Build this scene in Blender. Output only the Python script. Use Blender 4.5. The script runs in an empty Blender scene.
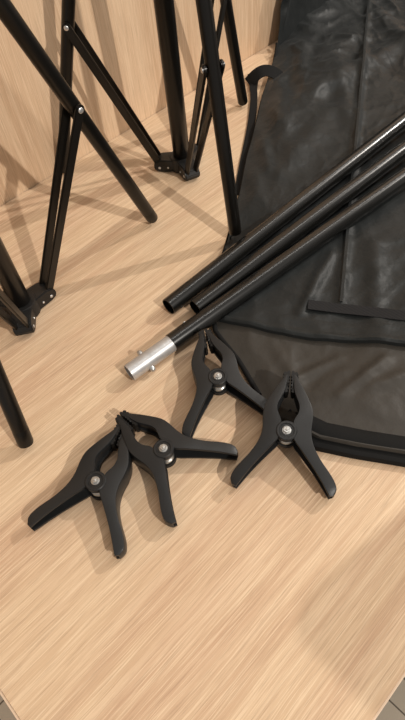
import bpy, bmesh, math, random
from mathutils import Vector, Matrix, noise
random.seed(7)
S = bpy.context.scene
C = S.collection
PI = math.pi
V = Vector

# ---------------------------------------------------------------- camera
cam_d = bpy.data.cameras.new('camera'); cam = bpy.data.objects.new('camera', cam_d); C.objects.link(cam)
cam_d.sensor_fit = 'HORIZONTAL'; cam_d.sensor_width = 36.0
cam_d.lens = 543.33 / 405 * 36
cam_d.clip_start = 0.01; cam_d.clip_end = 50
right = V((0.69974012, -0.70982181, -0.08072652))
up = V((0.60843971, 0.5329209, 0.58804458))
back = V((-0.37438602, -0.46059561, 0.80478991))
cam.matrix_world = Matrix(((right.x, up.x, back.x, 0), (right.y, up.y, back.y, 0), (right.z, up.z, back.z, 0.5), (0, 0, 0, 1)))
S.camera = cam

# ---------------------------------------------------------------- world, light, exposure
world = bpy.data.worlds.new('world'); S.world = world; world.use_nodes = True
wb = world.node_tree.nodes['Background']
wb.inputs['Color'].default_value = (1.0, 0.93, 0.86, 1); wb.inputs['Strength'].default_value = 0.43

def area(name, loc, target, size, power, colour, shape='DISK'):
    d = bpy.data.lights.new(name, 'AREA'); d.shape = shape; d.size = size; d.energy = power; d.color = colour
    o = bpy.data.objects.new(name, d); C.objects.link(o); o.location = loc
    o.rotation_euler = (V(target) - V(loc)).to_track_quat('-Z', 'Y').to_euler()
    return o
ldir = V((-0.033, -1.24, 1)).normalized()
area('lamp_light', V((0.35, 0.50, 0)) + ldir * 4.0, (0.35, 0.5, 0), 0.06, 98, (1.0, 0.94, 0.86))
area('side_lamp_light', (3.0, -0.455, 2.1), (0.2, 0.0, 0), 0.03, 58, (1.0, 0.93, 0.85))
strip_light = area('ceiling_strip_light', (1.55, 0.28, 2.1), (1.55, 0.28, 0), 2.4, 12, (1.0, 0.95, 0.88), 'RECTANGLE')
strip_light.data.size_y = 0.16; strip_light.rotation_euler = (0, 0, 0)

S.view_settings.view_transform = 'Standard'; S.view_settings.look = 'None'
S.view_settings.exposure = 0.0; S.view_settings.gamma = 1.0; S.view_settings.use_curve_mapping = False

# ---------------------------------------------------------------- materials
def mat(name, col, rough=0.5, metal=0.0, spec=0.5, coat=0.0):
    m = bpy.data.materials.new(name); m.use_nodes = True
    b = m.node_tree.nodes['Principled BSDF']
    b.inputs['Base Color'].default_value = (*col, 1); b.inputs['Roughness'].default_value = rough
    b.inputs['Metallic'].default_value = metal; b.inputs['Specular IOR Level'].default_value = spec
    b.inputs['Coat Weight'].default_value = coat
    return m
def N(m, t, **kw):
    n = m.node_tree.nodes.new(t)
    for k, v in kw.items():
        if isinstance(v, tuple) and k.startswith('i_'): n.inputs[k[2:]].default_value = v
        else: setattr(n, k, v)
    return n
def noisy(m, scale, strength, dist=0.001, mscale=None, colvar=None):
    """procedural bump (and optional tone variation)"""
    nt = m.node_tree; b = nt.nodes['Principled BSDF']
    tc = nt.nodes.new('ShaderNodeTexCoord'); mp = nt.nodes.new('ShaderNodeMapping')
    if mscale: mp.inputs['Scale'].default_value = mscale
    n = nt.nodes.new('ShaderNodeTexNoise'); n.inputs['Scale'].default_value = scale; n.inputs['Detail'].default_value = 4
    bp = nt.nodes.new('ShaderNodeBump'); bp.inputs['Strength'].default_value = strength; bp.inputs['Distance'].default_value = dist
    nt.links.new(tc.outputs['Object'], mp.inputs['Vector']); nt.links.new(mp.outputs[0], n.inputs['Vector'])
    nt.links.new(n.outputs['Fac'], bp.inputs['Height']); nt.links.new(bp.outputs[0], b.inputs['Normal'])
    if colvar:
        r = nt.nodes.new('ShaderNodeValToRGB'); e = r.color_ramp.elements
        e[0].position = 0.3; e[1].position = 0.7
        e[0].color = (*colvar[0], 1); e[1].color = (*colvar[1], 1)
        nt.links.new(n.outputs['Fac'], r.inputs['Fac']); nt.links.new(r.outputs[0], b.inputs['Base Color'])
    return m

def wood(name, along, base, light, dark, seed=0.0):
    """pale oak laminate: broad bands, fine streaks and pores running along one axis (0=x, 2=z)"""
    m = bpy.data.materials.new(name); m.use_nodes = True; nt = m.node_tree; b = nt.nodes['Principled BSDF']
    L = nt.links.new
    tc = nt.nodes.new('ShaderNodeTexCoord')
    sep = nt.nodes.new('ShaderNodeSeparateXYZ'); L(tc.outputs['Object'], sep.inputs[0])
    comb = nt.nodes.new('ShaderNodeCombineXYZ')      # u along grain, v across
    if along == 0:
        L(sep.outputs['X'], comb.inputs['X']); L(sep.outputs['Y'], comb.inputs['Y']); L(sep.outputs['Z'], comb.inputs['Z'])
    else:
        L(sep.outputs['Z'], comb.inputs['X']); L(sep.outputs['X'], comb.inputs['Y']); L(sep.outputs['Y'], comb.inputs['Z'])
    # gentle wander of the grain
    wob = nt.nodes.new('ShaderNodeTexNoise'); wob.inputs['Scale'].default_value = 1.0; wob.inputs['Detail'].default_value = 2
    mw = nt.nodes.new('ShaderNodeMapping'); mw.inputs['Scale'].default_value = (5, 16, 1); mw.inputs['Location'].default_value = (seed, seed * 2, 0)
    L(comb.outputs[0], mw.inputs['Vector']); L(mw.outputs[0], wob.inputs['Vector'])
    sub = nt.nodes.new('ShaderNodeVectorMath'); sub.operation = 'SUBTRACT'; sub.inputs[1].default_value = (0.5, 0.5, 0.5)
    L(wob.outputs['Color'], sub.inputs[0])
    scl = nt.nodes.new('ShaderNodeVectorMath'); scl.operation = 'MULTIPLY'; scl.inputs[1].default_value = (0.0, 0.009, 0.0)
    L(sub.outputs[0], scl.inputs[0])
    add = nt.nodes.new('ShaderNodeVectorMath'); add.operation = 'ADD'; L(comb.outputs[0], add.inputs[0]); L(scl.outputs[0], add.inputs[1])
    def nz(sx, sy, detail, loc, rough=0.55):
        mp = nt.nodes.new('ShaderNodeMapping'); mp.inputs['Scale'].default_value = (sx, sy, 0.0 if along == 0 else 0.0)
        mp.inputs['Location'].default_value = (loc, loc * 1.7, loc * 0.3)
        L(add.outputs[0], mp.inputs['Vector'])
        n = nt.nodes.new('ShaderNodeTexNoise'); n.inputs['Scale'].default_value = 1; n.inputs['Detail'].default_value = detail
        n.inputs['Roughness'].default_value = rough
        L(mp.outputs[0], n.inputs['Vector']); return n.outputs['Fac']
    def ramp(fac, p0, p1, c0=(0, 0, 0, 1), c1=(1, 1, 1, 1)):
        r = nt.nodes.new('ShaderNodeValToRGB'); e = r.color_ramp.elements
        e[0].position, e[1].position = p0, p1; e[0].color, e[1].color = c0, c1
        L(fac, r.inputs['Fac']); return r.outputs['Color']
    def mix(f, a, c2, k=1.0):
        mx = nt.nodes.new('ShaderNodeMix'); mx.data_type = 'RGBA'
        if k != 1.0:
            mm = nt.nodes.new('ShaderNodeMath'); mm.operation = 'MULTIPLY'; mm.inputs[1].default_value = k
            L(f, mm.inputs[0]); f = mm.outputs[0]
        L(f, mx.inputs['Factor'])
        if isinstance(a, tuple): mx.inputs['A'].default_value = (*a, 1)
        else: L(a, mx.inputs['A'])
        mx.inputs['B'].default_value = (*c2, 1)
        return mx.outputs['Result']
    broad = ramp(nz(1.8, 26, 3, 3.1 + seed), 0.40, 0.60)
    c = mix(broad, base, dark, 0.9)
    mid = ramp(nz(6, 150, 3, 7.7 + seed), 0.45, 0.75)
    c = mix(mid, c, light, 0.5)
    streak = ramp(nz(14, 950, 3, 1.3 + seed, 0.7), 0.50, 0.64)
    c = mix(streak, c, light, 0.60)
    pore = ramp(nz(22, 1050, 3, 11.9 + seed, 0.7), 0.50, 0.68)
    c = mix(pore, c, tuple(x * 0.66 for x in dark), 0.50)
    L(c, b.inputs['Base Color'])
    b.inputs['Roughness'].default_value = 0.52; b.inputs['Specular IOR Level'].default_value = 0.32
    bp = nt.nodes.new('ShaderNodeBump'); bp.inputs['Strength'].default_value = 0.12; bp.inputs['Distance'].default_value = 0.0005
    L(streak, bp.inputs['Height']); L(bp.outputs[0], b.inputs['Normal'])
    return m

M = {}
M['table'] = wood('oak_laminate', 0, (0.580, 0.415, 0.268), (0.775, 0.605, 0.418), (0.510, 0.335, 0.216), 0.0)
M['wall'] = wood('oak_panel', 2, (0.655, 0.462, 0.300), (0.78, 0.585, 0.40), (0.555, 0.368, 0.228), 4.3)
M['edge'] = mat('edge_band', (0.66, 0.50, 0.36), 0.5)
noisy(M['edge'], 60, 0.1)
M['tube'] = noisy(mat('black_lacquer', (0.0045, 0.0038, 0.003), 0.28, 0, 0.32), 300, 0.04, 0.0003)
M['strut'] = noisy(mat('black_strut', (0.006, 0.0048, 0.0035), 0.33, 0, 0.42), 200, 0.05, 0.0003)
M['pole'] = mat('black_pole', (0.0055, 0.0055, 0.005), 0.24, 0, 0.6)
M['hub'] = noisy(mat('black_plastic', (0.008, 0.008, 0.008), 0.45, 0, 0.4), 500, 0.1, 0.0003)
M['rivet'] = noisy(mat('rivet_steel', (0.62, 0.62, 0.62), 0.35, 0.8), 300, 0.1, 0.0002)
M['alu'] = noisy(mat('brushed_aluminium', (0.5, 0.5, 0.5), 0.42, 0.6), 90, 0.15, 0.0004, (1, 1, 1), ((0.44, 0.44, 0.445), (0.56, 0.56, 0.56)))
M['inner'] = mat('tube_inside', (0.010, 0.009, 0.008), 0.6)
M['clamp'] = noisy(mat('black_nylon', (0.013, 0.0135, 0.014), 0.42, 0, 0.36), 900, 0.25, 0.0003)
M['pad'] = noisy(mat('jaw_pad_plastic', (0.008, 0.008, 0.008), 0.5, 0, 0.3), 700, 0.2, 0.0003)
M['bolt'] = noisy(mat('zinc_bolt', (0.5, 0.5, 0.49), 0.35, 0.85), 400, 0.1, 0.0002)
M['spring'] = mat('spring_steel', (0.50, 0.50, 0.48), 0.3, 0.9)
M['nylon'] = mat('bag_nylon', (0.0130, 0.0148, 0.0150), 0.46, 0, 0.20)
M['nylon'].node_tree.nodes['Principled BSDF'].inputs['Sheen Weight'].default_value = 0.04
noisy(M['nylon'], 34, 0.42, 0.006)
M['lining'] = noisy(mat('bag_lining', (0.038, 0.034, 0.029), 0.50, 0, 0.22), 55, 0.30, 0.004)
M['gusset'] = noisy(mat('bag_gusset', (0.006, 0.006, 0.006), 0.8, 0, 0.2), 400, 0.3, 0.0006)
M['webbing'] = mat('webbing', (0.012, 0.012, 0.013), 0.75, 0, 0.2)
def webbing(m):
    nt = m.node_tree; b = nt.nodes['Principled BSDF']; tc = nt.nodes.new('ShaderNodeTexCoord')
    w = nt.nodes.new('ShaderNodeTexWave'); w.inputs['Scale'].default_value = 90; w.inputs['Distortion'].default_value = 0.6
    bp = nt.nodes.new('ShaderNodeBump'); bp.inputs['Strength'].default_value = 0.2; bp.inputs['Distance'].default_value = 0.001
    nt.links.new(tc.outputs['Object'], w.inputs['Vector']); nt.links.new(w.outputs['Fac'], bp.inputs['Height']); nt.links.new(bp.outputs[0], b.inputs['Normal'])
webbing(M['webbing'])
M['chair'] = noisy(mat('grey_upholstery', (0.10, 0.10, 0.105), 0.9), 500, 0.3)
M['chair_leg'] = noisy(mat('grey_metal', (0.2, 0.2, 0.2), 0.4, 0.7), 100, 0.05)

def tile_mat():
    m = bpy.data.materials.new('floor_tile'); m.use_nodes = True; nt = m.node_tree; b = nt.nodes['Principled BSDF']
    tc = nt.nodes.new('ShaderNodeTexCoord'); mp = nt.nodes.new('ShaderNodeMapping')
    mp.inputs['Location'].default_value = (0.119, -0.2415 + 0.10, 0)
    mp.inputs['Rotation'].default_value = (0, 0, PI / 2)
    br = nt.nodes.new('ShaderNodeTexBrick'); br.offset = 0.0
    br.inputs['Scale'].default_value = 1.0; br.inputs['Brick Width'].default_value = 0.30; br.inputs['Row Height'].default_value = 0.05
    br.inputs['Mortar Size'].default_value = 0.0016
    br.inputs['Color1'].default_value = (0.40, 0.345, 0.27, 1); br.inputs['Color2'].default_value = (0.37, 0.32, 0.25, 1); br.inputs['Mortar'].default_value = (0.09, 0.07, 0.05, 1)
    nt.links.new(tc.outputs['Object'], mp.inputs['Vector']); nt.links.new(mp.outputs[0], br.inputs['Vector'])
    nt.links.new(br.outputs['Color'], b.inputs['Base Color']); b.inputs['Roughness'].default_value = 0.5
    return m
M['floor'] = tile_mat()

# ---------------------------------------------------------------- helpers
def empty(name, loc, label, cat, group=None, rot=(0, 0, 0)):
    o = bpy.data.objects.new(name, None); o.empty_display_size = 0.05; C.objects.link(o); o.location = loc; o.rotation_euler = rot
    o['label'] = label; o['category'] = cat
    if group: o['group'] = group
    return o
def obj(name, bm, m, parent=None, smooth=True, world_space=False, loc=None):
    me = bpy.data.meshes.new(name); bmesh.ops.recalc_face_normals(bm, faces=bm.faces)
    bm.to_mesh(me); bm.free(); me.materials.append(m)
    if smooth:
        for p in me.polygons: p.use_smooth = True
        me.set_sharp_from_angle(angle=math.radians(38))
    o = bpy.data.objects.new(name, me); C.objects.link(o)
    if parent:
        o.parent = parent
    return o
def frame(d):
    d = d.normalized(); a = V((0, 0, 1)) if abs(d.z) < 0.9 else V((1, 0, 0))
    s = d.cross(a).normalized(); return s, s.cross(d).normalized()
def rings(bm, pts, rad, seg=20, cap0=True, cap1=True):
    """tube through pts with radius list"""
    rs = []
    for i, p in enumerate(pts):
        d = (pts[min(i + 1, len(pts) - 1)] - pts[max(i - 1, 0)])
        if i == 0: s, t = frame(d)
        else:
            dn = d.normalized(); s = (s - dn * s.dot(dn)).normalized(); t = s.cross(dn).normalized()
        rs.append([bm.verts.new(p + (s * math.cos(2 * PI * k / seg) + t * math.sin(2 * PI * k / seg)) * rad[i]) for k in range(seg)])
    for a, b in zip(rs, rs[1:]):
        for k in range(seg): bm.faces.new((a[k], a[(k + 1) % seg], b[(k + 1) % seg], b[k]))
    if cap0: bm.faces.new(rs[0][::-1])
    if cap1: bm.faces.new(rs[-1])
    return rs
def lathe(bm, axis0, axis1, prof, seg=28):
    """prof: list of (t along, r)"""
    d = (axis1 - axis0).normalized(); s, t = frame(d); prev = None
    for (h, r) in prof:
        c = axis0 + d * h
        cur = [bm.verts.new(c + (s * math.cos(2 * PI * k / seg) + t * math.sin(2 * PI * k / seg)) * max(r, 1e-5)) for k in range(seg)]
        if prev:
            for k in range(seg): bm.faces.new((prev[k], prev[(k + 1) % seg], cur[(k + 1) % seg], cur[k]))
        else: first = cur
        prev = cur
    return first, prev
def box(bm, c, s, rz=0.0, bev=0.0):
    r = bmesh.ops.create_cube(bm, size=1.0, matrix=Matrix.Translation(c) @ Matrix.Rotation(rz, 4, 'Z') @ Matrix.Diagonal((*s, 1)))
    if bev:
        es = list({e for v in r['verts'] for e in v.link_edges})
        bmesh.ops.bevel(bm, geom=es, offset=bev, segments=3, profile=0.5, affect='EDGES')
def bar(bm, p0, p1, side, w, th, round_end=True):
    """flat bar from p0 to p1: width w in plane, thickness th along side; rounded ends"""
    d = (p1 - p0); L = d.length; d.normalize(); side = (side - d * side.dot(d)).normalized(); n = d.cross(side).normalized()
    out = []
    for k in range(9):
        a = -PI / 2 + PI * k / 8; out.append((L + math.cos(a) * w / 2, math.sin(a) * w / 2))
    for k in range(9):
        a = PI / 2 + PI * k / 8; out.append((math.cos(a) * w / 2, math.sin(a) * w / 2))
    A = [bm.verts.new(p0 + d * u + n * v - side * th / 2) for u, v in out]
    B = [bm.verts.new(p0 + d * u + n * v + side * th / 2) for u, v in out]
    bm.faces.new(A[::-1]); bm.faces.new(B)
    m = len(out)
    for k in range(m): bm.faces.new((A[k], A[(k + 1) % m], B[(k + 1) % m], B[k]))
    es = [e for e in bm.edges if (e.verts[0] in A and e.verts[1] in A) or (e.verts[0] in B and e.verts[1] in B)]
    bmesh.ops.bevel(bm, geom=es, offset=min(th, w) * 0.28, segments=2, affect='EDGES')
def disc(bm, c, n, r, h):
    n = n.normalized()
    f, l = lathe(bm, c - n * h / 2, c + n * h, [(0, r), (h * 0.6, r), (h * 0.9, r * 0.82), (h, r * 0.5)], 14)
    bm.faces.new(f); bm.faces.new(l)

# ---------------------------------------------------------------- structure
FZ = -0.74
YW = 0.720
def struct(name, bm, m):
    o = obj(name, bm, m, None, False); o['kind'] = 'structure'; return o
bm = bmesh.new(); box(bm, V((0.6, -0.4, FZ - 0.05)), (5.0, 2.36, 0.1)); struct('floor', bm, M['floor'])
bm = bmesh.new(); box(bm, V((0.6, YW + 0.03, 0.33)), (5.0, 0.06, 2.14)); struct('wall_back', bm, M['wall'])

desk = empty('desk', (0.8, 0.33, FZ), 'long pale oak laminate desk against the wooden wall panel', 'desk')
D0 = V((0.8, 0.33, FZ))
def rel(bm, o): bmesh.ops.translate(bm, verts=bm.verts, vec=-V(o))
TX0, TX1, TY0 = -0.1145, 1.9, -0.048
bm = bmesh.new(); box(bm, V(((TX0 + TX1) / 2, (TY0 + YW) / 2, -0.0145)), (TX1 - TX0 - 0.004, YW - TY0 - 0.003, 0.029))
for v in bm.verts: pass
rel(bm, D0); o = obj('tabletop', bm, M['table'], desk, False)
bm = bmesh.new(); box(bm, V(((TX0 + TX1) / 2, TY0 + 0.0005, -0.0150)), (TX1 - TX0, 0.0022, 0.028), 0, 0.0006)
box(bm, V((TX0 + 0.0005, (TY0 + YW) / 2, -0.0150)), (0.0022, YW - TY0 - 0.002, 0.028), 0, 0.0006)
rel(bm, D0); obj('edge_band', bm, M['edge'], desk, False)
for x in (TX0 + 0.16, TX1 - 0.05):
    bm = bmesh.new(); box(bm, V((x, 0.38, (FZ - 0.029) / 2)), (0.025, 0.60, -FZ - 0.029), 0, 0.001); rel(bm, D0); obj('side_panel', bm, M['wall'], desk, False)

# ---------------------------------------------------------------- tripod stands
RT = 0.00835
def tripod(name, base, top_dir, pole_r, feet, riv, label, RIVZ=0.208):
    """base: axis point on the desk; feet/riv: world points of every leg's foot and strut joint"""
    base = V(base); t = empty(name, base, label, 'light stand', 'light stands on the desk')
    td = V(top_dir).normalized()
    def ax(z): return base + td * (z / td.z)
    # central pole: two telescoping sections
    bm = bmesh.new(); lathe_p = [(0.0, pole_r * 0.9), (0.002, pole_r), (0.60, pole_r)]
    f, l = lathe(bm, ax(0.010), ax(1), lathe_p, 32); bm.faces.new(f); bm.faces.new(l)
    rel(bm, base); obj('pole', bm, M['tube'], t)
    bm = bmesh.new(); f, l = lathe(bm, ax(0.60), ax(1), [(0, pole_r * 0.78), (0.36, pole_r * 0.78), (0.365, 0.006), (0.39, 0.006)], 28); bm.faces.new(f); bm.faces.new(l)
    rel(bm, base); obj('inner_pole', bm, M['pole'], t)
    # upper collar holding the leg tops
    bm = bmesh.new(); f, l = lathe(bm, ax(0.485), ax(1), [(0, pole_r + .002), (0.001, 0.021), (0.035, 0.021), (0.038, pole_r + .002)], 32); bm.faces.new(f); bm.faces.new(l)
    rel(bm, base); obj('collar', bm, M['hub'], t)
    bm = bmesh.new(); c = ax(0.59); f, l = lathe(bm, c - td * 0.018, c, [(0, pole_r + .003), (0.001, 0.017), (0.034, 0.017), (0.036, pole_r)], 28); bm.faces.new(f); bm.faces.new(l)
    rel(bm, base); lock = obj('locking_sleeve', bm, M['hub'], t)
    kd = V((1, 0.3, 0)).normalized()
    bm = bmesh.new(); rings(bm, [c + kd * 0.014, c + kd * 0.030, c + kd * 0.031, c + kd * 0.046], [0.004, 0.004, 0.011, 0.010], 16); rel(bm, base); obj('knob', bm, M['hub'], lock)
    # lower hub: centre ring plus three arms that close around the strut ends
    hub_bm = bmesh.new()
    f, l = lathe(hub_bm, base + V((0, 0, 0.0008)), base + V((0, 0, 1)), [(0, 0.0180), (0.001, 0.0192), (0.018, 0.0192), (0.0208, 0.0178), (0.0208, pole_r)], 32); hub_bm.faces.new(f)
    rv_bm = []
    for F, U in zip(feet, riv):
        F = V(F); U = V(U)
        h = V((F.x - base.x, F.y - base.y, 0)).normalized(); side = V((-h.y, h.x, 0))
        # arm block with rounded outer end
        prof = [(0.006, 0.0012), (0.034, 0.0012), (0.0415, 0.004), (0.0435, 0.011), (0.040, 0.0180), (0.031, 0.0208), (0.006, 0.0200)]
        for w0, w1 in (((0.0135, 0.0115)),):
            A = [hub_bm.verts.new(base + h * r + V((0, 0, z)) - side * (w0 if r < 0.02 else w1)) for r, z in prof]
            B = [hub_bm.verts.new(base + h * r + V((0, 0, z)) + side * (w0 if r < 0.02 else w1)) for r, z in prof]
        fs = [hub_bm.faces.new(A), hub_bm.faces.new(B[::-1])]
        m = len(prof)
        for k in range(m): fs.append(hub_bm.faces.new((A[k], B[k], B[(k + 1) % m], A[(k + 1) % m])))
        bmesh.ops.bevel(hub_bm, geom=list({e for f_ in fs for e in f_.edges}), offset=0.0014, segments=2, affect='EDGES')
        rv_bm.append((h, side))
    rel(hub_bm, base); hub = obj('hub', hub_bm, M['hub'], t)
    for h, side in rv_bm:
        for s in (-1, 1):
            for r in (0.0345, 0.0215):
                bm = bmesh.new(); disc(bm, base + h * r + V((0, 0, 0.0088)) + side * s * (0.0118 if r > 0.03 else 0.0126), side * s, 0.0021 if r > .03 else .0016, 0.0014)
                rel(bm, base); obj('rivet', bm, M['rivet'], hub)
    for F, U in zip(feet, riv):
        F = V(F); U = V(U); d = (U - F).normalized()
        h = V((F.x - base.x, F.y - base.y, 0)).normalized(); side = V((-h.y, h.x, 0))
        top = F + d * ((0.50 - F.z) / d.z)
        bm = bmesh.new(); rings(bm, [F + d * 0.004, top], [RT, RT], 28); rel(bm, base); leg = obj('leg', bm, M['tube'], t)
        bm = bmesh.new(); rings(bm, [F + d * 0.0, F + d * 0.0008, F + d * 0.0030, F + d * 0.020, F + d * 0.0205], [RT * 0.72, RT * 0.93, RT + 0.0001, RT + 0.0001, RT], 28)
        rel(bm, base); obj('end_cap', bm, M['tube'], leg)
        hub_p = base + h * 0.0335 + V((0, 0, 0.0100))
        for s in (-1, 1):
            bm = bmesh.new(); bar(bm, hub_p + side * s * 0.0068, U + side * s * (RT + 0.0022), side, 0.0112, 0.0038)
            rel(bm, base); st = obj('strut', bm, M['strut'], t)
            bm = bmesh.new(); disc(bm, U + side * s * (RT + 0.0046), side * s, 0.0031, 0.0018); rel(bm, base); obj('rivet', bm, M['rivet'], st)
    return t

base1 = (0.4765, 0.5690, 0)
dir1 = (0.001, -0.0015, 0.238)
F2 = V((0.3475, 0.7065, 0.0062)); F3 = V((0.4070, 0.3945, 0.0100)); F4 = V((0.6628, 0.6122, 0.006))
U2 = V((0.394, 0.6590, 0.213)); U3 = V((0.421, 0.432, 0.212)); U4 = V((0.6145, 0.602, 0.208))
tripod('light_stand', base1, dir1, 0.0125, (F2, F3, F4), (U2, U3, U4),
       'black folding light stand nearer the bag, its lower hub fully in view')
base2 = V((0.1385, 0.5075, 0))
F1 = V((0.3589, 0.5088, 0.006)); U1 = V((0.278, 0.496, 0.211))
F5 = V((0.0303, 0.3455, 0.006)); h5 = (F5 - base2); h5.z = 0; r5 = h5.length; h5.normalize()
U5 = base2 + h5 * (r5 - 0.0790) + V((0, 0, 0.208))
a6 = math.radians(118); h6 = V((math.cos(a6), math.sin(a6), 0)); F6 = base2 + h6 * 0.203 + V((0, 0, 0.006)); U6 = base2 + h6 * 0.126 + V((0, 0, 0.208))
tripod('light_stand', base2, (0, 0, 1), 0.0122, (F1, F5, F6), (U1, U5, U6),
       'black folding light stand at the left end of the desk, partly cut off')

# ---------------------------------------------------------------- black pole sections lying over the bag
def lerp(a, b, t): return a + (b - a) * t
POLES = []
def hollow(bm, p0, p1, r0, r1, depth=0.05, seg=32):
    """tube with an open, hollow end at p0"""
    L = (p1 - p0).length
    f, l = lathe(bm, p0, p1, [(depth, r1), (0.0004, r1), (0, (r0 + r1) / 2), (0.0004, r0), (L, r0)], seg)
    bm.faces.new(f); bm.faces.new(l)
def pole(p0, p1, length, label, insert=None):
    p0 = V(p0); p1 = V(p1); d = (p1 - p0).normalized(); r = 0.0110
    t = empty('pole_section', p0 - V((0, 0, r)), label, 'pole', 'loose pole sections on the bag'); b0 = t.location.copy()
    start = insert if insert else 0.0
    bm = bmesh.new(); hollow(bm, p0 + d * start, p0 + d * length, r, r - 0.0014, 0.12); rel(bm, b0); obj('tube', bm, M['pole'], t)
    bm = bmesh.new(); f, l = lathe(bm, p0 + d * (start + 0.11), p0 + d * (start + .112), [(0, 0.0001), (0, r - 0.0017), (0.004, r - 0.0017)], 24); rel(bm, b0); obj('inner_plug', bm, M['inner'], t)
    if insert:
        ri = 0.0101
        bm = bmesh.new(); hollow(bm, p0, p0 + d * (start + 0.04), ri, ri - 0.0012, 0.075); rel(bm, b0); ins = obj('aluminium_connector', bm, M['alu'], t); ins['label'] = 'silver aluminium connector tube'
        bm = bmesh.new(); f, l = lathe(bm, p0 + d * 0.055, p0 + d * 0.056, [(0, 0.0001), (0, ri - 0.0014), (0.003, ri - 0.0014)], 24); rel(bm, b0); obj('inner_plug', bm, M['inner'], ins)
        u = (V((0, 0, 1)) - d * d.z).normalized(); s = d.cross(u).normalized()
        for sg in (-1, 1):
            n = (u * 0.35 - s * sg).normalized() if sg > 0 else (u * -0.35 + s).normalized()
            c = p0 + d * 0.024 + n * ri
            bm = bmesh.new(); rings(bm, [c - n * 0.001, c + n * 0.0020, c + n * 0.0040, c + n * 0.0052], [0.0034, 0.0034, 0.0027, 0.0010], 14)
            rel(bm, b0); obj('spring_button', bm, M['bolt'], ins)
        # snap button showing on the black tube behind the joint
        c = p0 + d * (start + 0.028) - s * -1 * 0.0 + (u * 0.35 - s).normalized() * r
        n = (u * 0.35 - s).normalized()
        bm = bmesh.new(); rings(bm, [c - n * 0.001, c + n * 0.0006, c + n * 0.0010], [0.0022, 0.0022, 0.0012], 12); rel(bm, b0); obj('snap_button', bm, M['bolt'], t)
    else:
        u = (V((0, 0, 1)) - d * d.z).normalized(); s = d.cross(u).normalized()
        n = (-u * 0.1 - s).normalized(); c = p0 + d * 0.012 - V((0, 0, 0)) + (u * -0.2 + s * 1.0).normalized() * r
        bm = bmesh.new(); rings(bm, [c - (c - p0 - d * .012).normalized() * 0.0004, c + (c - p0 - d * .012).normalized() * 0.0003], [0.0022, 0.0020], 12); rel(bm, b0); obj('button_hole', bm, M['inner'], t)
    POLES.append((p0, d, length, r))
    return t
pA = pole((0.2565, 0.3669, 0.0112), (0.7324, 0.352, 0.030), 1.15, 'black pole section farthest from the camera of the three lying on the bag, open end')
pB = pole((0.2759, 0.3401, 0.0117), (0.6702, 0.3125, 0.030), 1.15, 'middle black pole section of the three, its open end just over the bag corner')
pC = pole((0.1602, 0.3288, 0.0112), (0.6166, 0.278, 0.030), 1.15, 'nearest black pole section, with a silver aluminium connector on its end', insert=0.0595)
def _pc_fix():
    pass

# ---------------------------------------------------------------- the dark nylon bag
LEFT = [(-0.044, 0.336), (0.0, 0.307), (0.049, 0.276), (0.091, 0.250), (0.124, 0.232), (0.148, 0.227), (0.17, 0.228), (0.195, 0.232), (0.222, 0.243), (0.251, 0.255), (0.30, 0.268),
        (0.323, 0.286), (0.345, 0.312), (0.395, 0.388), (0.446, 0.471), (0.497, 0.544), (0.541, 0.613), (0.594, 0.691), (0.636, 0.761), (0.67, 0.815), (0.700, 0.861)]
def interp(tab, x):
    if x <= tab[0][0]: return tab[0][1]
    for (a, fa), (b, fb) in zip(tab, tab[1:]):
        if x <= b: 
            t = (x - a) / (b - a); return fa + (fb - fa) * t
    return tab[-1][1]
def sm(a, b, x):
    t = min(1, max(0, (x - a) / (b - a))); return t * t * (3 - 2 * t)
def seg_dist(x, y, a, b):
    ax, ay = a; bx, by = b; dx, dy = bx - ax, by - ay; t = ((x - ax) * dx + (y - ay) * dy) / (dx * dx + dy * dy); tc = min(1, max(0, t))
    sx, sy = ax + dx * tc, ay + dy * tc; return math.hypot(x - sx, y - sy), ((x - ax) * dy - (y - ay) * dx) / math.hypot(dx, dy), t
FOLD = [(0.268, 0.338), (0.286, 0.301), (0.306, 0.256), (0.328, 0.213), (0.355, 0.173), (0.386, 0.125), (0.46, 0.0), (0.49, -0.06)]
RIDGES = [ # a, b, height, width
    ((1.108, 0.668), (0.393, 0.214), 0.0045, 0.006),
    ((0.95, 0.60), (0.66, 0.50), 0.009, 0.026), ((0.80, 0.66), (0.60, 0.47), 0.007, 0.020), ((0.98, 0.50), (0.74, 0.52), 0.010, 0.022),
    ((0.56, 0.52), (0.47, 0.41), 0.005, 0.012), ((0.72, 0.47), (0.55, 0.43), 0.006, 0.02), ((0.86, 0.64), (0.76, 0.57), 0.009, 0.014),
    ((0.62, 0.55), (0.54, 0.45), 0.006, 0.010), ((1.05, 0.62), (0.95, 0.45), 0.008, 0.02), ((0.84, 0.55), (0.70, 0.42), 0.006, 0.016),
    ((0.50, 0.24), (0.40, 0.17), 0.004, 0.012), ((0.45, 0.27), (0.35, 0.24), 0.004, 0.007), ((0.60, 0.22), (0.48, 0.13), 0.005, 0.015),
    ((0.27, 0.19), (0.33, 0.17), 0.003, 0.006), ((0.36, 0.13), (0.29, 0.14), 0.003, 0.006), ((0.38, 0.09), (0.32, 0.12), 0.003, 0.008), ((0.30, 0.24), (0.27, 0.17), 0.002, 0.008),
]
def fold_side(x, y):
    """distance beyond the flap's hem, positive on the flap"""
    best = 9; sgn = 1
    for a, b in zip(FOLD, FOLD[1:]):
        d, s, t = seg_dist(x, y, a, b)
        if d < best: best = d; sgn = 1 if s < 0 else -1
    return best * sgn
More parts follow.
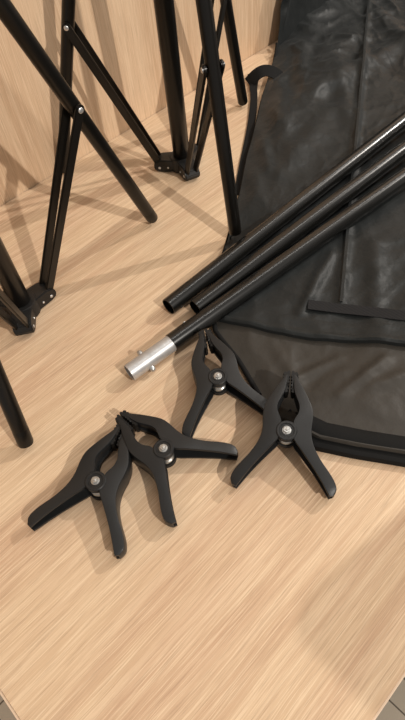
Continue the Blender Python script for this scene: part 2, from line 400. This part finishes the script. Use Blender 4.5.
def bag_h(x, y, edge, full=False):
    h = 0.0030 + 0.0030 * sm(0, 0.03, edge)
    f = fold_side(x, y)
    w = 0.0005 * math.sin(x * 90 + y * 40)
    h += (0.0060 + w) * (1 if full else sm(0.0085, 0.0120, f)) + (0.0016 * math.exp(-((f - 0.004) / 0.003) ** 2) if full else 0)
    k = sm(0.0, 0.04, edge)
    for a, b, hh, ww in RIDGES:
        d, s, t = seg_dist(x, y, a, b)
        tt = min(1, max(0, t)); h += 1.35 * hh * math.exp(-(d / ww) ** 2) * (0.35 + 0.65 * k) * (0.4 + 0.6 * math.sin(PI * (0.1 + 0.8 * tt)))
    big = sm(0.40, 0.62, y)
    u = x * 0.84 + y * 0.54; v = -x * 0.54 + y * 0.84
    n1 = noise.noise(V((u * 7, v * 11, 3.3))); n2 = 1 - abs(noise.noise(V((u * 14, v * 17, 8.1)))) * 2; n3 = 1 - abs(noise.noise(V((u * 34 + n1, v * 30, 1.7)))) * 2
    amp = k * (0.45 + 0.9 * big)
    n4 = 1 - abs(noise.noise(V((u * 16 + 2 * n1, v * 8, 12.5)))) * 2.6; n5 = 1 - abs(noise.noise(V((u * 22 - 1.5 * n1, v * 26 + n1, 21.0)))) * 3
    h += amp * (0.006 * n1 + 0.0035 * max(0, n2) ** 2 + 0.0010 * max(0, n3) ** 2 + 0.0026 * max(0, n4) ** 2 + 0.0016 * max(0, n5) ** 2)
    h = max(h, 0.0022)
    # padded hem along the near left edge
    hem = 1 - sm(0.150, 0.178, y)
    if hem > 0:
        prof = 0.0150 * sm(0.0, 0.004, edge) * (1 - 0.25 * sm(0.012, 0.016, edge)) if edge < 0.03 else 0.0112
        prof = lerp(prof, h + 0.004, sm(0.030, 0.05, edge))
        h = lerp(h, max(prof, 0.002), hem)
    # pressed down under the poles and the stand's foot
    for p0, d, L, r in POLES:
        t = (x - p0.x) * d.x + (y - p0.y) * d.y
        if -0.02 < t < L:
            s = abs((x - p0.x) * d.y - (y - p0.y) * d.x); zc = p0.z + d.z * t
            lim = zc - math.sqrt(max(0, (r + 0.0006) ** 2 - min(s, r) ** 2)) if s < r else 9
            lim2 = zc - r * 0.2 + max(0, s - r) * 1.2
            h = min(h, max(lim, 0.0004), max(lim2, 0.0018))
    df = math.hypot(x - F3.x, y - F3.y); h = min(h, 0.0006 + max(0, df - 0.008) * 0.25)
    return h
STRAP_A = [(0.757, 0.606, 0.010), (0.751, 0.617, 0.019), (0.743, 0.629, 0.023), (0.733, 0.637, 0.021), (0.724, 0.645, 0.012), (0.720, 0.650, 0.004)]
STRAP_B = [(0.748, 0.664, 0.0045), (0.733, 0.650, 0.0045), (0.710, 0.630, 0.004), (0.685, 0.607, 0.003), (0.638, 0.570, 0.0015), (0.587, 0.533, 0.0012), (0.530, 0.493, 0.0010), (0.478, 0.455, 0.0008)]
bag = empty('carry_bag', (0.7, 0.35, 0), 'large crumpled black nylon bag spread over the desk under the poles', 'bag')
BB = V((0.7, 0.35, 0))
ys = [-0.044 + (0.690 + 0.044) * i / 235 for i in range(236)]
XR = 1.42
def row(y, n=300):
    xl = interp(LEFT, y); return [xl + (XR - xl) * (j / n) ** 1.25 for j in range(n + 1)]
bm = bmesh.new(); grid = []
for i, y in enumerate(ys):
    xs = row(y); r_ = []
    for x in xs:
        # distance to the left outline
        e = min(seg_dist(x, y, (b1, a1), (b2, a2))[0] for (a1, b1), (a2, b2) in zip(LEFT, LEFT[1:]) if abs(a1 - y) < 0.12 or abs(a2 - y) < 0.12) if x < xs[0] + 0.14 else 0.1
        yy = y; z = bag_h(x, y, e)
        z += 0.022 * sm(0.62, 0.70, y) * sm(0, 0.08, e)
        r_.append(bm.verts.new((x, yy, z)))
    grid.append(r_)
# rise up the wall panel behind
for k in range(1, 46):
    t = k / 45; z0 = 0.32 * t; r_ = []
    for j, x in enumerate(row(0.690)):
        xx = x + 0.10 * t * (1 - j / 300)
        n1 = noise.noise(V((xx * 12, z0 * 9, 5.0))); n2 = 1 - abs(noise.noise(V((xx * 17, z0 * 15, 2.0)))) * 2
        bulge = 0.018 + 0.010 * n1 + 0.010 * max(0, n2) ** 2
        yy = min(0.7165, 0.690 + min(1, t * 6) * 0.020 - bulge * sm(0, .15, t) * 0.7 + 0.006)
        yy = lerp(0.690, yy, min(1, t * 5))
        r_.append(bm.verts.new((xx, min(yy, 0.7165), grid[235][j].co.z + z0)))
    grid.append(r_)
for a, b in zip(grid, grid[1:]):
    for j in range(len(a) - 1): bm.faces.new((a[j], a[j + 1], b[j + 1], b[j]))
# skirt along the outline down to the desk
edge = [g[0] for g in grid[:236]]; low = [bm.verts.new((v.co.x + 0.0006, v.co.y, 0.0003)) for v in edge]
for k in range(235): bm.faces.new((edge[k], edge[k + 1], low[k + 1], low[k]))
for f_ in bm.faces:
    c_ = f_.calc_center_median()
    if c_.y < 0.36 and fold_side(c_.x, c_.y) < 0.0070 and c_.x < 0.5: f_.material_index = 1
rel(bm, BB); o = obj('panel', bm, M['nylon'], bag); o.data.materials.append(M['lining'])
def strip(bm, pts, w, th, normal=V((0, 0, 1))):
    """ribbon with thickness following pts"""
    A = []
    for i, p in enumerate(pts):
        d = (pts[min(i + 1, len(pts) - 1)] - pts[max(i - 1, 0)]).normalized(); nn = normal if not isinstance(normal, list) else normal[i]
        s = d.cross(nn).normalized(); n = s.cross(d).normalized(); ww = w[i] if isinstance(w, list) else w
        A.append([bm.verts.new(p + s * ww / 2 * a + n * th * b) for a, b in ((-1, 0), (1, 0), (1, 1), (-1, 1))])
    for a, b in zip(A, A[1:]):
        for k in range(4): bm.faces.new((a[k], a[(k + 1) % 4], b[(k + 1) % 4], b[k]))
    bm.faces.new(A[0][::-1]); bm.faces.new(A[-1])
def on_bag(x, y, edge=0.05, dz=0.0): return V((x, y, bag_h(x, y, edge) + dz))
# piping round the far outline
pts = []
yv = 0.205
while yv <= 0.690:
    xl = interp(LEFT, yv); pts.append(V((xl + 0.0015, yv, 0.0048 + 0.02 * sm(.66, .70, yv)))); yv += 0.012
bm = bmesh.new(); rings(bm, pts, [0.0030] * len(pts), 10)
for q in bm.verts:
    if (q.co.xy - F3.xy).length < 0.02: q.co.z = min(q.co.z, 0.0008)
rel(bm, BB); obj('piping', bm, M['gusset'], bag)
pts = [V((0.861 + 0.0036 * k, 0.700 + 0.0002 * k, 0.022 + 0.012 * k)) for k in range(22)]
# black gusset band along the near-left hem
pts = []; n_ = 40
for k in range(n_ + 1):
    y = -0.040 + 0.205 * k / n_; pts.append(y)
bm = bmesh.new(); A = []
for y in pts:
    xl = interp(LEFT, y); f = 1 - sm(0.14, 0.166, y) * 0.6
    tz = 0.0155 * f
    w = noise.noise(V((y * 30, 0, 0))) * 0.0006
    sec = [(-0.0052, 0.0004), (-0.0060, 0.0035 * f), (-0.0045, 0.0078 * f + w), (-0.001, 0.0098 * f + w), (0.0020, 0.0094 * f), (0.0032, 0.0130 * f), (0.0060, tz + w), (0.012, tz + 0.0012 + w), (0.0185, tz + w), (0.0215, tz - 0.0035 * f), (0.0215, 0.0004)]
    A.append([bm.verts.new((xl + a * 1.05, y + a * 0.25, b)) for a, b in sec])
for a, b in zip(A, A[1:]):
    for k in range(len(a) - 1): bm.faces.new((a[k], a[k + 1], b[k + 1], b[k]))
    bm.faces.new((a[-1], a[0], b[0], b[-1]))
bm.faces.new(A[0]); bm.faces.new(A[-1][::-1])
rel(bm, BB); gus = obj('padded_edge', bm, M['gusset'], bag); gus['label'] = 'matt black padded edge band'
# webbing band sewn on the flap
wp = [(0.364, 0.240), (0.383, 0.213), (0.401, 0.180), (0.419, 0.147), (0.44, 0.112), (0.47, 0.06), (0.50, 0.0), (0.515, -0.035)]
bm = bmesh.new(); strip(bm, [on_bag(x, y, 0.05, 0.0012) for x, y in wp], 0.0145, 0.0012); rel(bm, BB); obj('webbing_band', bm, M['webbing'], bag)
# stitched seam down the length
sp = [lerp(V((1.108, 0.668, 0)), V((0.393, 0.214, 0)), k / 60) for k in range(61)]
bm = bmesh.new(); strip(bm, [on_bag(p.x, p.y, 0.1, 0.0002) for p in sp], 0.0035, 0.0008); rel(bm, BB); obj('seam', bm, M['nylon'], bag)
# carry strap curling off the far edge
def smooth(pts, n=5):
    out = []
    for i in range(len(pts) - 1):
        p0 = pts[max(i - 1, 0)]; p1 = pts[i]; p2 = pts[i + 1]; p3 = pts[min(i + 2, len(pts) - 1)]
        for k in range(n):
            t = k / n; out.append(0.5 * ((2 * p1) + (p2 - p0) * t + (2 * p0 - 5 * p1 + 4 * p2 - p3) * t * t + (3 * p1 - p0 - 3 * p2 + p3) * t ** 3))
    out.append(pts[-1]); return out
bm = bmesh.new()
a_ = smooth([V(p) for p in STRAP_A]); strip(bm, a_, 0.021, 0.0014, V((-0.30, -0.42, 0.85)))
b_ = smooth([V(p) for p in STRAP_B]); strip(bm, b_, [lerp(0.021, 0.0125, sm(0, 0.35, i / (len(b_) - 1))) for i in range(len(b_))], 0.0014)
rel(bm, BB); obj('carry_strap', bm, M['gusset'], bag)
# free edge of the folded-over flap, lying on the lower layer
fp = smooth([V((x, y, 0)) for x, y in FOLD[:-1]], 14)
bm = bmesh.new(); rows_ = []
for i, p in enumerate(fp):
    if p.x < interp(LEFT, p.y) + 0.002 or p.y < -0.042: continue
    d = (fp[min(i + 1, len(fp) - 1)] - fp[max(i - 1, 0)]).normalized(); n = V((-d.y, d.x, 0))
    r_ = [(0.0006, bag_h(p.x - 0.004 * n.x, p.y - 0.004 * n.y, 0.05) - 0.0006)]
    for k in range(15):
        f = 0.034 * k / 14; x, y = p.x + n.x * f, p.y + n.y * f; z = bag_h(x, y, 0.05, True)
        if k == 0: z -= 0.0012
        if f < 0.022: z += 0.0007
        else: z += lerp(0.0007, -0.0012, (f - 0.022) / 0.012)
        r_.append((f, z))
    rows_.append([bm.verts.new((p.x + n.x * f, p.y + n.y * f, z)) for f, z in r_])
for a, b in zip(rows_, rows_[1:]):
    for k in range(len(a) - 1): bm.faces.new((a[k], a[k + 1], b[k + 1], b[k]))
rel(bm, BB); obj('flap', bm, M['nylon'], bag)

# ---------------------------------------------------------------- spring clamps
ST = [((45.5, -60), (41, -61.5), .0150, .0035), ((48, -54), (38.5, -57), .0165, .0028), ((45.5, -46), (33.5, -48), .0180, .0022), ((40.5, -37), (28, -38), .0195, .0018), ((34, -27), (21.5, -27.5), .0210, .0015),
      ((28, -16), (14, -17), .0228, .0012), ((24.5, -6), (7.5, -8), .0236, .0010), ((23.5, 4), (5.5, 2), .0238, .0010), ((24.3, 15), (6.0, 11), .0238, .0010), ((23.5, 25), (10, 20), .0236, .0012),
      ((19.5, 35), (10.2, 28), .0230, .0016), ((14.5, 45), (7.2, 36), .0222, .0022), ((9.5, 54), (4.6, 44), .0212, .0030), ((6.5, 60), (3.6, 52), .0205, .0036), ((4.6, 63.5), (3.0, 60), .0200, .0040)]
def make_clamp():
    t = empty('spring_clamp', (0, 0, 0), '', 'clamp')
    K = 0.001
    # spline through the stations
    vals = [V((a[0], a[1], 0)) for a, b, zt, zb in ST], [V((b[0], b[1], 0)) for a, b, zt, zb in ST], [V((zt * 1000, zb * 1000, 0)) for a, b, zt, zb in ST]
    for lst in vals[:2]:
        for k in range(6):
            f_ = (6 - k) / 6; f_ = min(1, f_ * 1.6); lst[k] = Matrix.Rotation(math.radians(3.6 * f_), 4, 'Z') @ (lst[k] * (1 - 0.035 * f_))
    O, I, Z = [smooth(v, 3) for v in vals]
    n = len(O)
    for sx in (1, -1):
        bm = bmesh.new(); A = []
        for i in range(n):
            o, q, z = O[i], I[i], Z[i]; f = i / (n - 1)
            rec = lerp(0.30, 0.80, sm(0.36, 0.52, f))       # how far the solid web reaches in: handles are open channels
            pl = lerp(2.6, 5.0, sm(0.5, 0.9, f)); zt, zb = z.x, z.y
            if zt - zb < 2 * pl + 1: pl = (zt - zb) / 2 - 0.5
            w = o.lerp(q, rec); ch = 1.3
            u = (o - q).normalized()
            sec = [(o - u * ch, zt), (q + u * 0.5, zt), (q, zt - 0.6), (q, zt - pl), (w, zt - pl), (w, zb + pl), (q, zb + pl), (q, zb), (o - u * ch * .7, zb), (o, zb + ch), (o + u * 0.3, (zt + zb) / 2), (o, zt - ch), (o - u * 0.35, zt - 0.38)]
            A.append([bm.verts.new((p.x * K * sx, p.y * K, zz * K)) for p, zz in sec])
        m = len(A[0])
        for a, b in zip(A, A[1:]):
            for k in range(m): bm.faces.new((a[k], a[(k + 1) % m], b[(k + 1) % m], b[k]))
        for e in (A[0], A[-1]):
            bm.faces.new(e)
        lever = obj('lever', bm, M['clamp'], t)
        # toothed jaw pad
        zl, zh = (0.0035, 0.0190)
        poly = [(4.0, 42), (1.4, 43.5), (2.6, 45.2), (0.9, 46.8), (2.4, 48.6), (0.8, 50.2), (2.2, 52), (0.7, 53.6), (2.0, 55.5), (0.6, 57), (1.8, 58.8), (0.5, 60.5), (0.7, 65.5), (2.2, 66.5), (3.6, 65.2), (3.6, 64.4), (6.0, 65.2), (7.6, 63.0), (6.4, 61.2), (8.0, 59.6), (7.2, 57.4), (7.0, 50), (7.0, 45)]
        bm = bmesh.new(); lo = [bm.verts.new((x * K * sx, y * K, zl)) for x, y in poly]; hi = [bm.verts.new((x * K * sx, y * K, zh + (0.001 if y > 50 else 0))) for x, y in poly]
        bm.faces.new(lo); bm.faces.new(hi)
        for k in range(len(poly)): bm.faces.new((lo[k], lo[(k + 1) % len(poly)], hi[(k + 1) % len(poly)], hi[k]))
        obj('jaw_pad', bm, M['pad'], lever, False)
        # pivot ears reaching in from this lever
        bm = bmesh.new()
        z0, z1 = (0.0205, 0.0250) if sx > 0 else (0.0175, 0.0204)
        f, l = lathe(bm, V((0, 0, z0)), V((0, 0, 1)), [(0, 0.0098), (z1 - z0 - 0.0008, 0.0102), (z1 - z0, 0.0094), (z1 - z0, 0.0074), (z1 - z0 - 0.0009, 0.0068)], 36); bm.faces.new(f); bm.faces.new(l)
        z0, z1 = (0.0006, 0.0030) if sx > 0 else (0.0031, 0.0060)
        f, l = lathe(bm, V((0, 0, z0)), V((0, 0, 1)), [(0, 0.0096), (0.0006, 0.0104), (z1 - z0, 0.0104)], 36); bm.faces.new(f); bm.faces.new(l)
        obj('pivot_ear', bm, M['clamp'], lever)
    bm = bmesh.new()
    f, l = lathe(bm, V((0, 0, 0.0010)), V((0, 0, 1)), [(0, 0.0026), (0.0232, 0.0026), (0.0232, 0.0043), (0.0240, 0.0043), (0.0241, 0.0034)], 24); bm.faces.new(f); bm.faces.new(l)
    f, l = lathe(bm, V((0, 0, 0.0248)), V((0, 0, 1)), [(0, 0.0036), (0.0022, 0.0036), (0.0027, 0.0031)], 6); bm.faces.new(f); bm.faces.new(l)
    f, l = lathe(bm, V((0, 0, 0.0270)), V((0, 0, 1)), [(0, 0.0018), (0.0012, 0.0016), (0.0014, 0.0010)], 14); bm.faces.new(f); bm.faces.new(l)
    b = obj('bolt', bm, M['bolt'], t)
    # torsion spring: coil round the bolt with two legs into the handles
    pts = []
    for k in range(97):
        a = 2 * PI * k / 24 - PI * 0.75; pts.append(V((0.0078 * math.cos(a), 0.0078 * math.sin(a), 0.0072 + 0.0022 * k / 24)))
    bm = bmesh.new(); rings(bm, pts, [0.0010] * len(pts), 8); obj('spring', bm, M['spring'], t)
    return t
def copy_tree(o, parent=None):
    c = o.copy(); C.objects.link(c)
    if parent: c.parent = parent
    for ch in list(o.children): copy_tree(ch, c)
    return c
# (pivot x, y, angle of the jaws, lift, pitch)
CL = [((0.0523, 0.2494), 26.0, 0.0, 0.0, 'black spring clamp farthest left, its jaws touching the neighbouring clamp'),
      ((0.1197, 0.2261), 92.8, 0.0, 0.0, 'second black spring clamp from the left, one handle pointing right towards the bag'),
      ((0.2156, 0.2439), 57.0, 0.0012, 3.5, 'black spring clamp just below the silver pole connector, jaws pointing at the poles'),
      ((0.2145, 0.1495), 35.7, 0.0, 9.0, 'black spring clamp farthest right, its jaws resting on the bag and handles spread')]
proto = make_clamp()
for i, ((x, y), ang, lift, pitch, lab) in enumerate(CL):
    o = proto if i == 0 else copy_tree(proto)
    R_ = Matrix.Rotation(math.radians(ang - 90), 4, 'Z') @ Matrix.Rotation(math.radians(pitch), 4, 'X')
    pz = 0.055 * math.sin(math.radians(pitch)) + lift
    o.matrix_world = Matrix.Translation((x, y, pz)) @ R_
    o['label'] = lab; o['group'] = 'spring clamps on the desk'

# ---------------------------------------------------------------- added chair, out of view, shaped to cast the rounded shadow on the desk
ch = empty('shadow_casting_chair', (0.98, -0.36, FZ), 'added grey high-backed chair out of view, casting a shadow onto the desk', 'chair')
c0 = V((0.98, -0.36, FZ))
bm = bmesh.new(); box(bm, V((0.785, -0.335, 0.135)), (0.045, 0.53, 0.73), 0, 0.021)
rel(bm, c0); obj('backrest', bm, M['chair'], ch)
bm = bmesh.new(); box(bm, V((1.06, -0.335, -0.29)), (0.46, 0.48, 0.07), 0, 0.025); rel(bm, c0); obj('seat', bm, M['chair'], ch)
for sy in (-1, 1):
    y = -0.335 + sy * 0.20
    for xx in (0.86, 1.25):
        bm = bmesh.new(); rings(bm, [V((xx, y + sy * 0.02, FZ + 0.001)), V((xx, y, -0.32))], [0.012, 0.014], 14); rel(bm, c0); obj('leg', bm, M['chair_leg'], ch)
    bm = bmesh.new(); rings(bm, [V((0.87, y, -0.30)), V((0.82, y, -0.25)), V((0.80, y, -0.10))], [0.011] * 3, 14); rel(bm, c0); obj('back_bracket', bm, M['chair_leg'], ch)
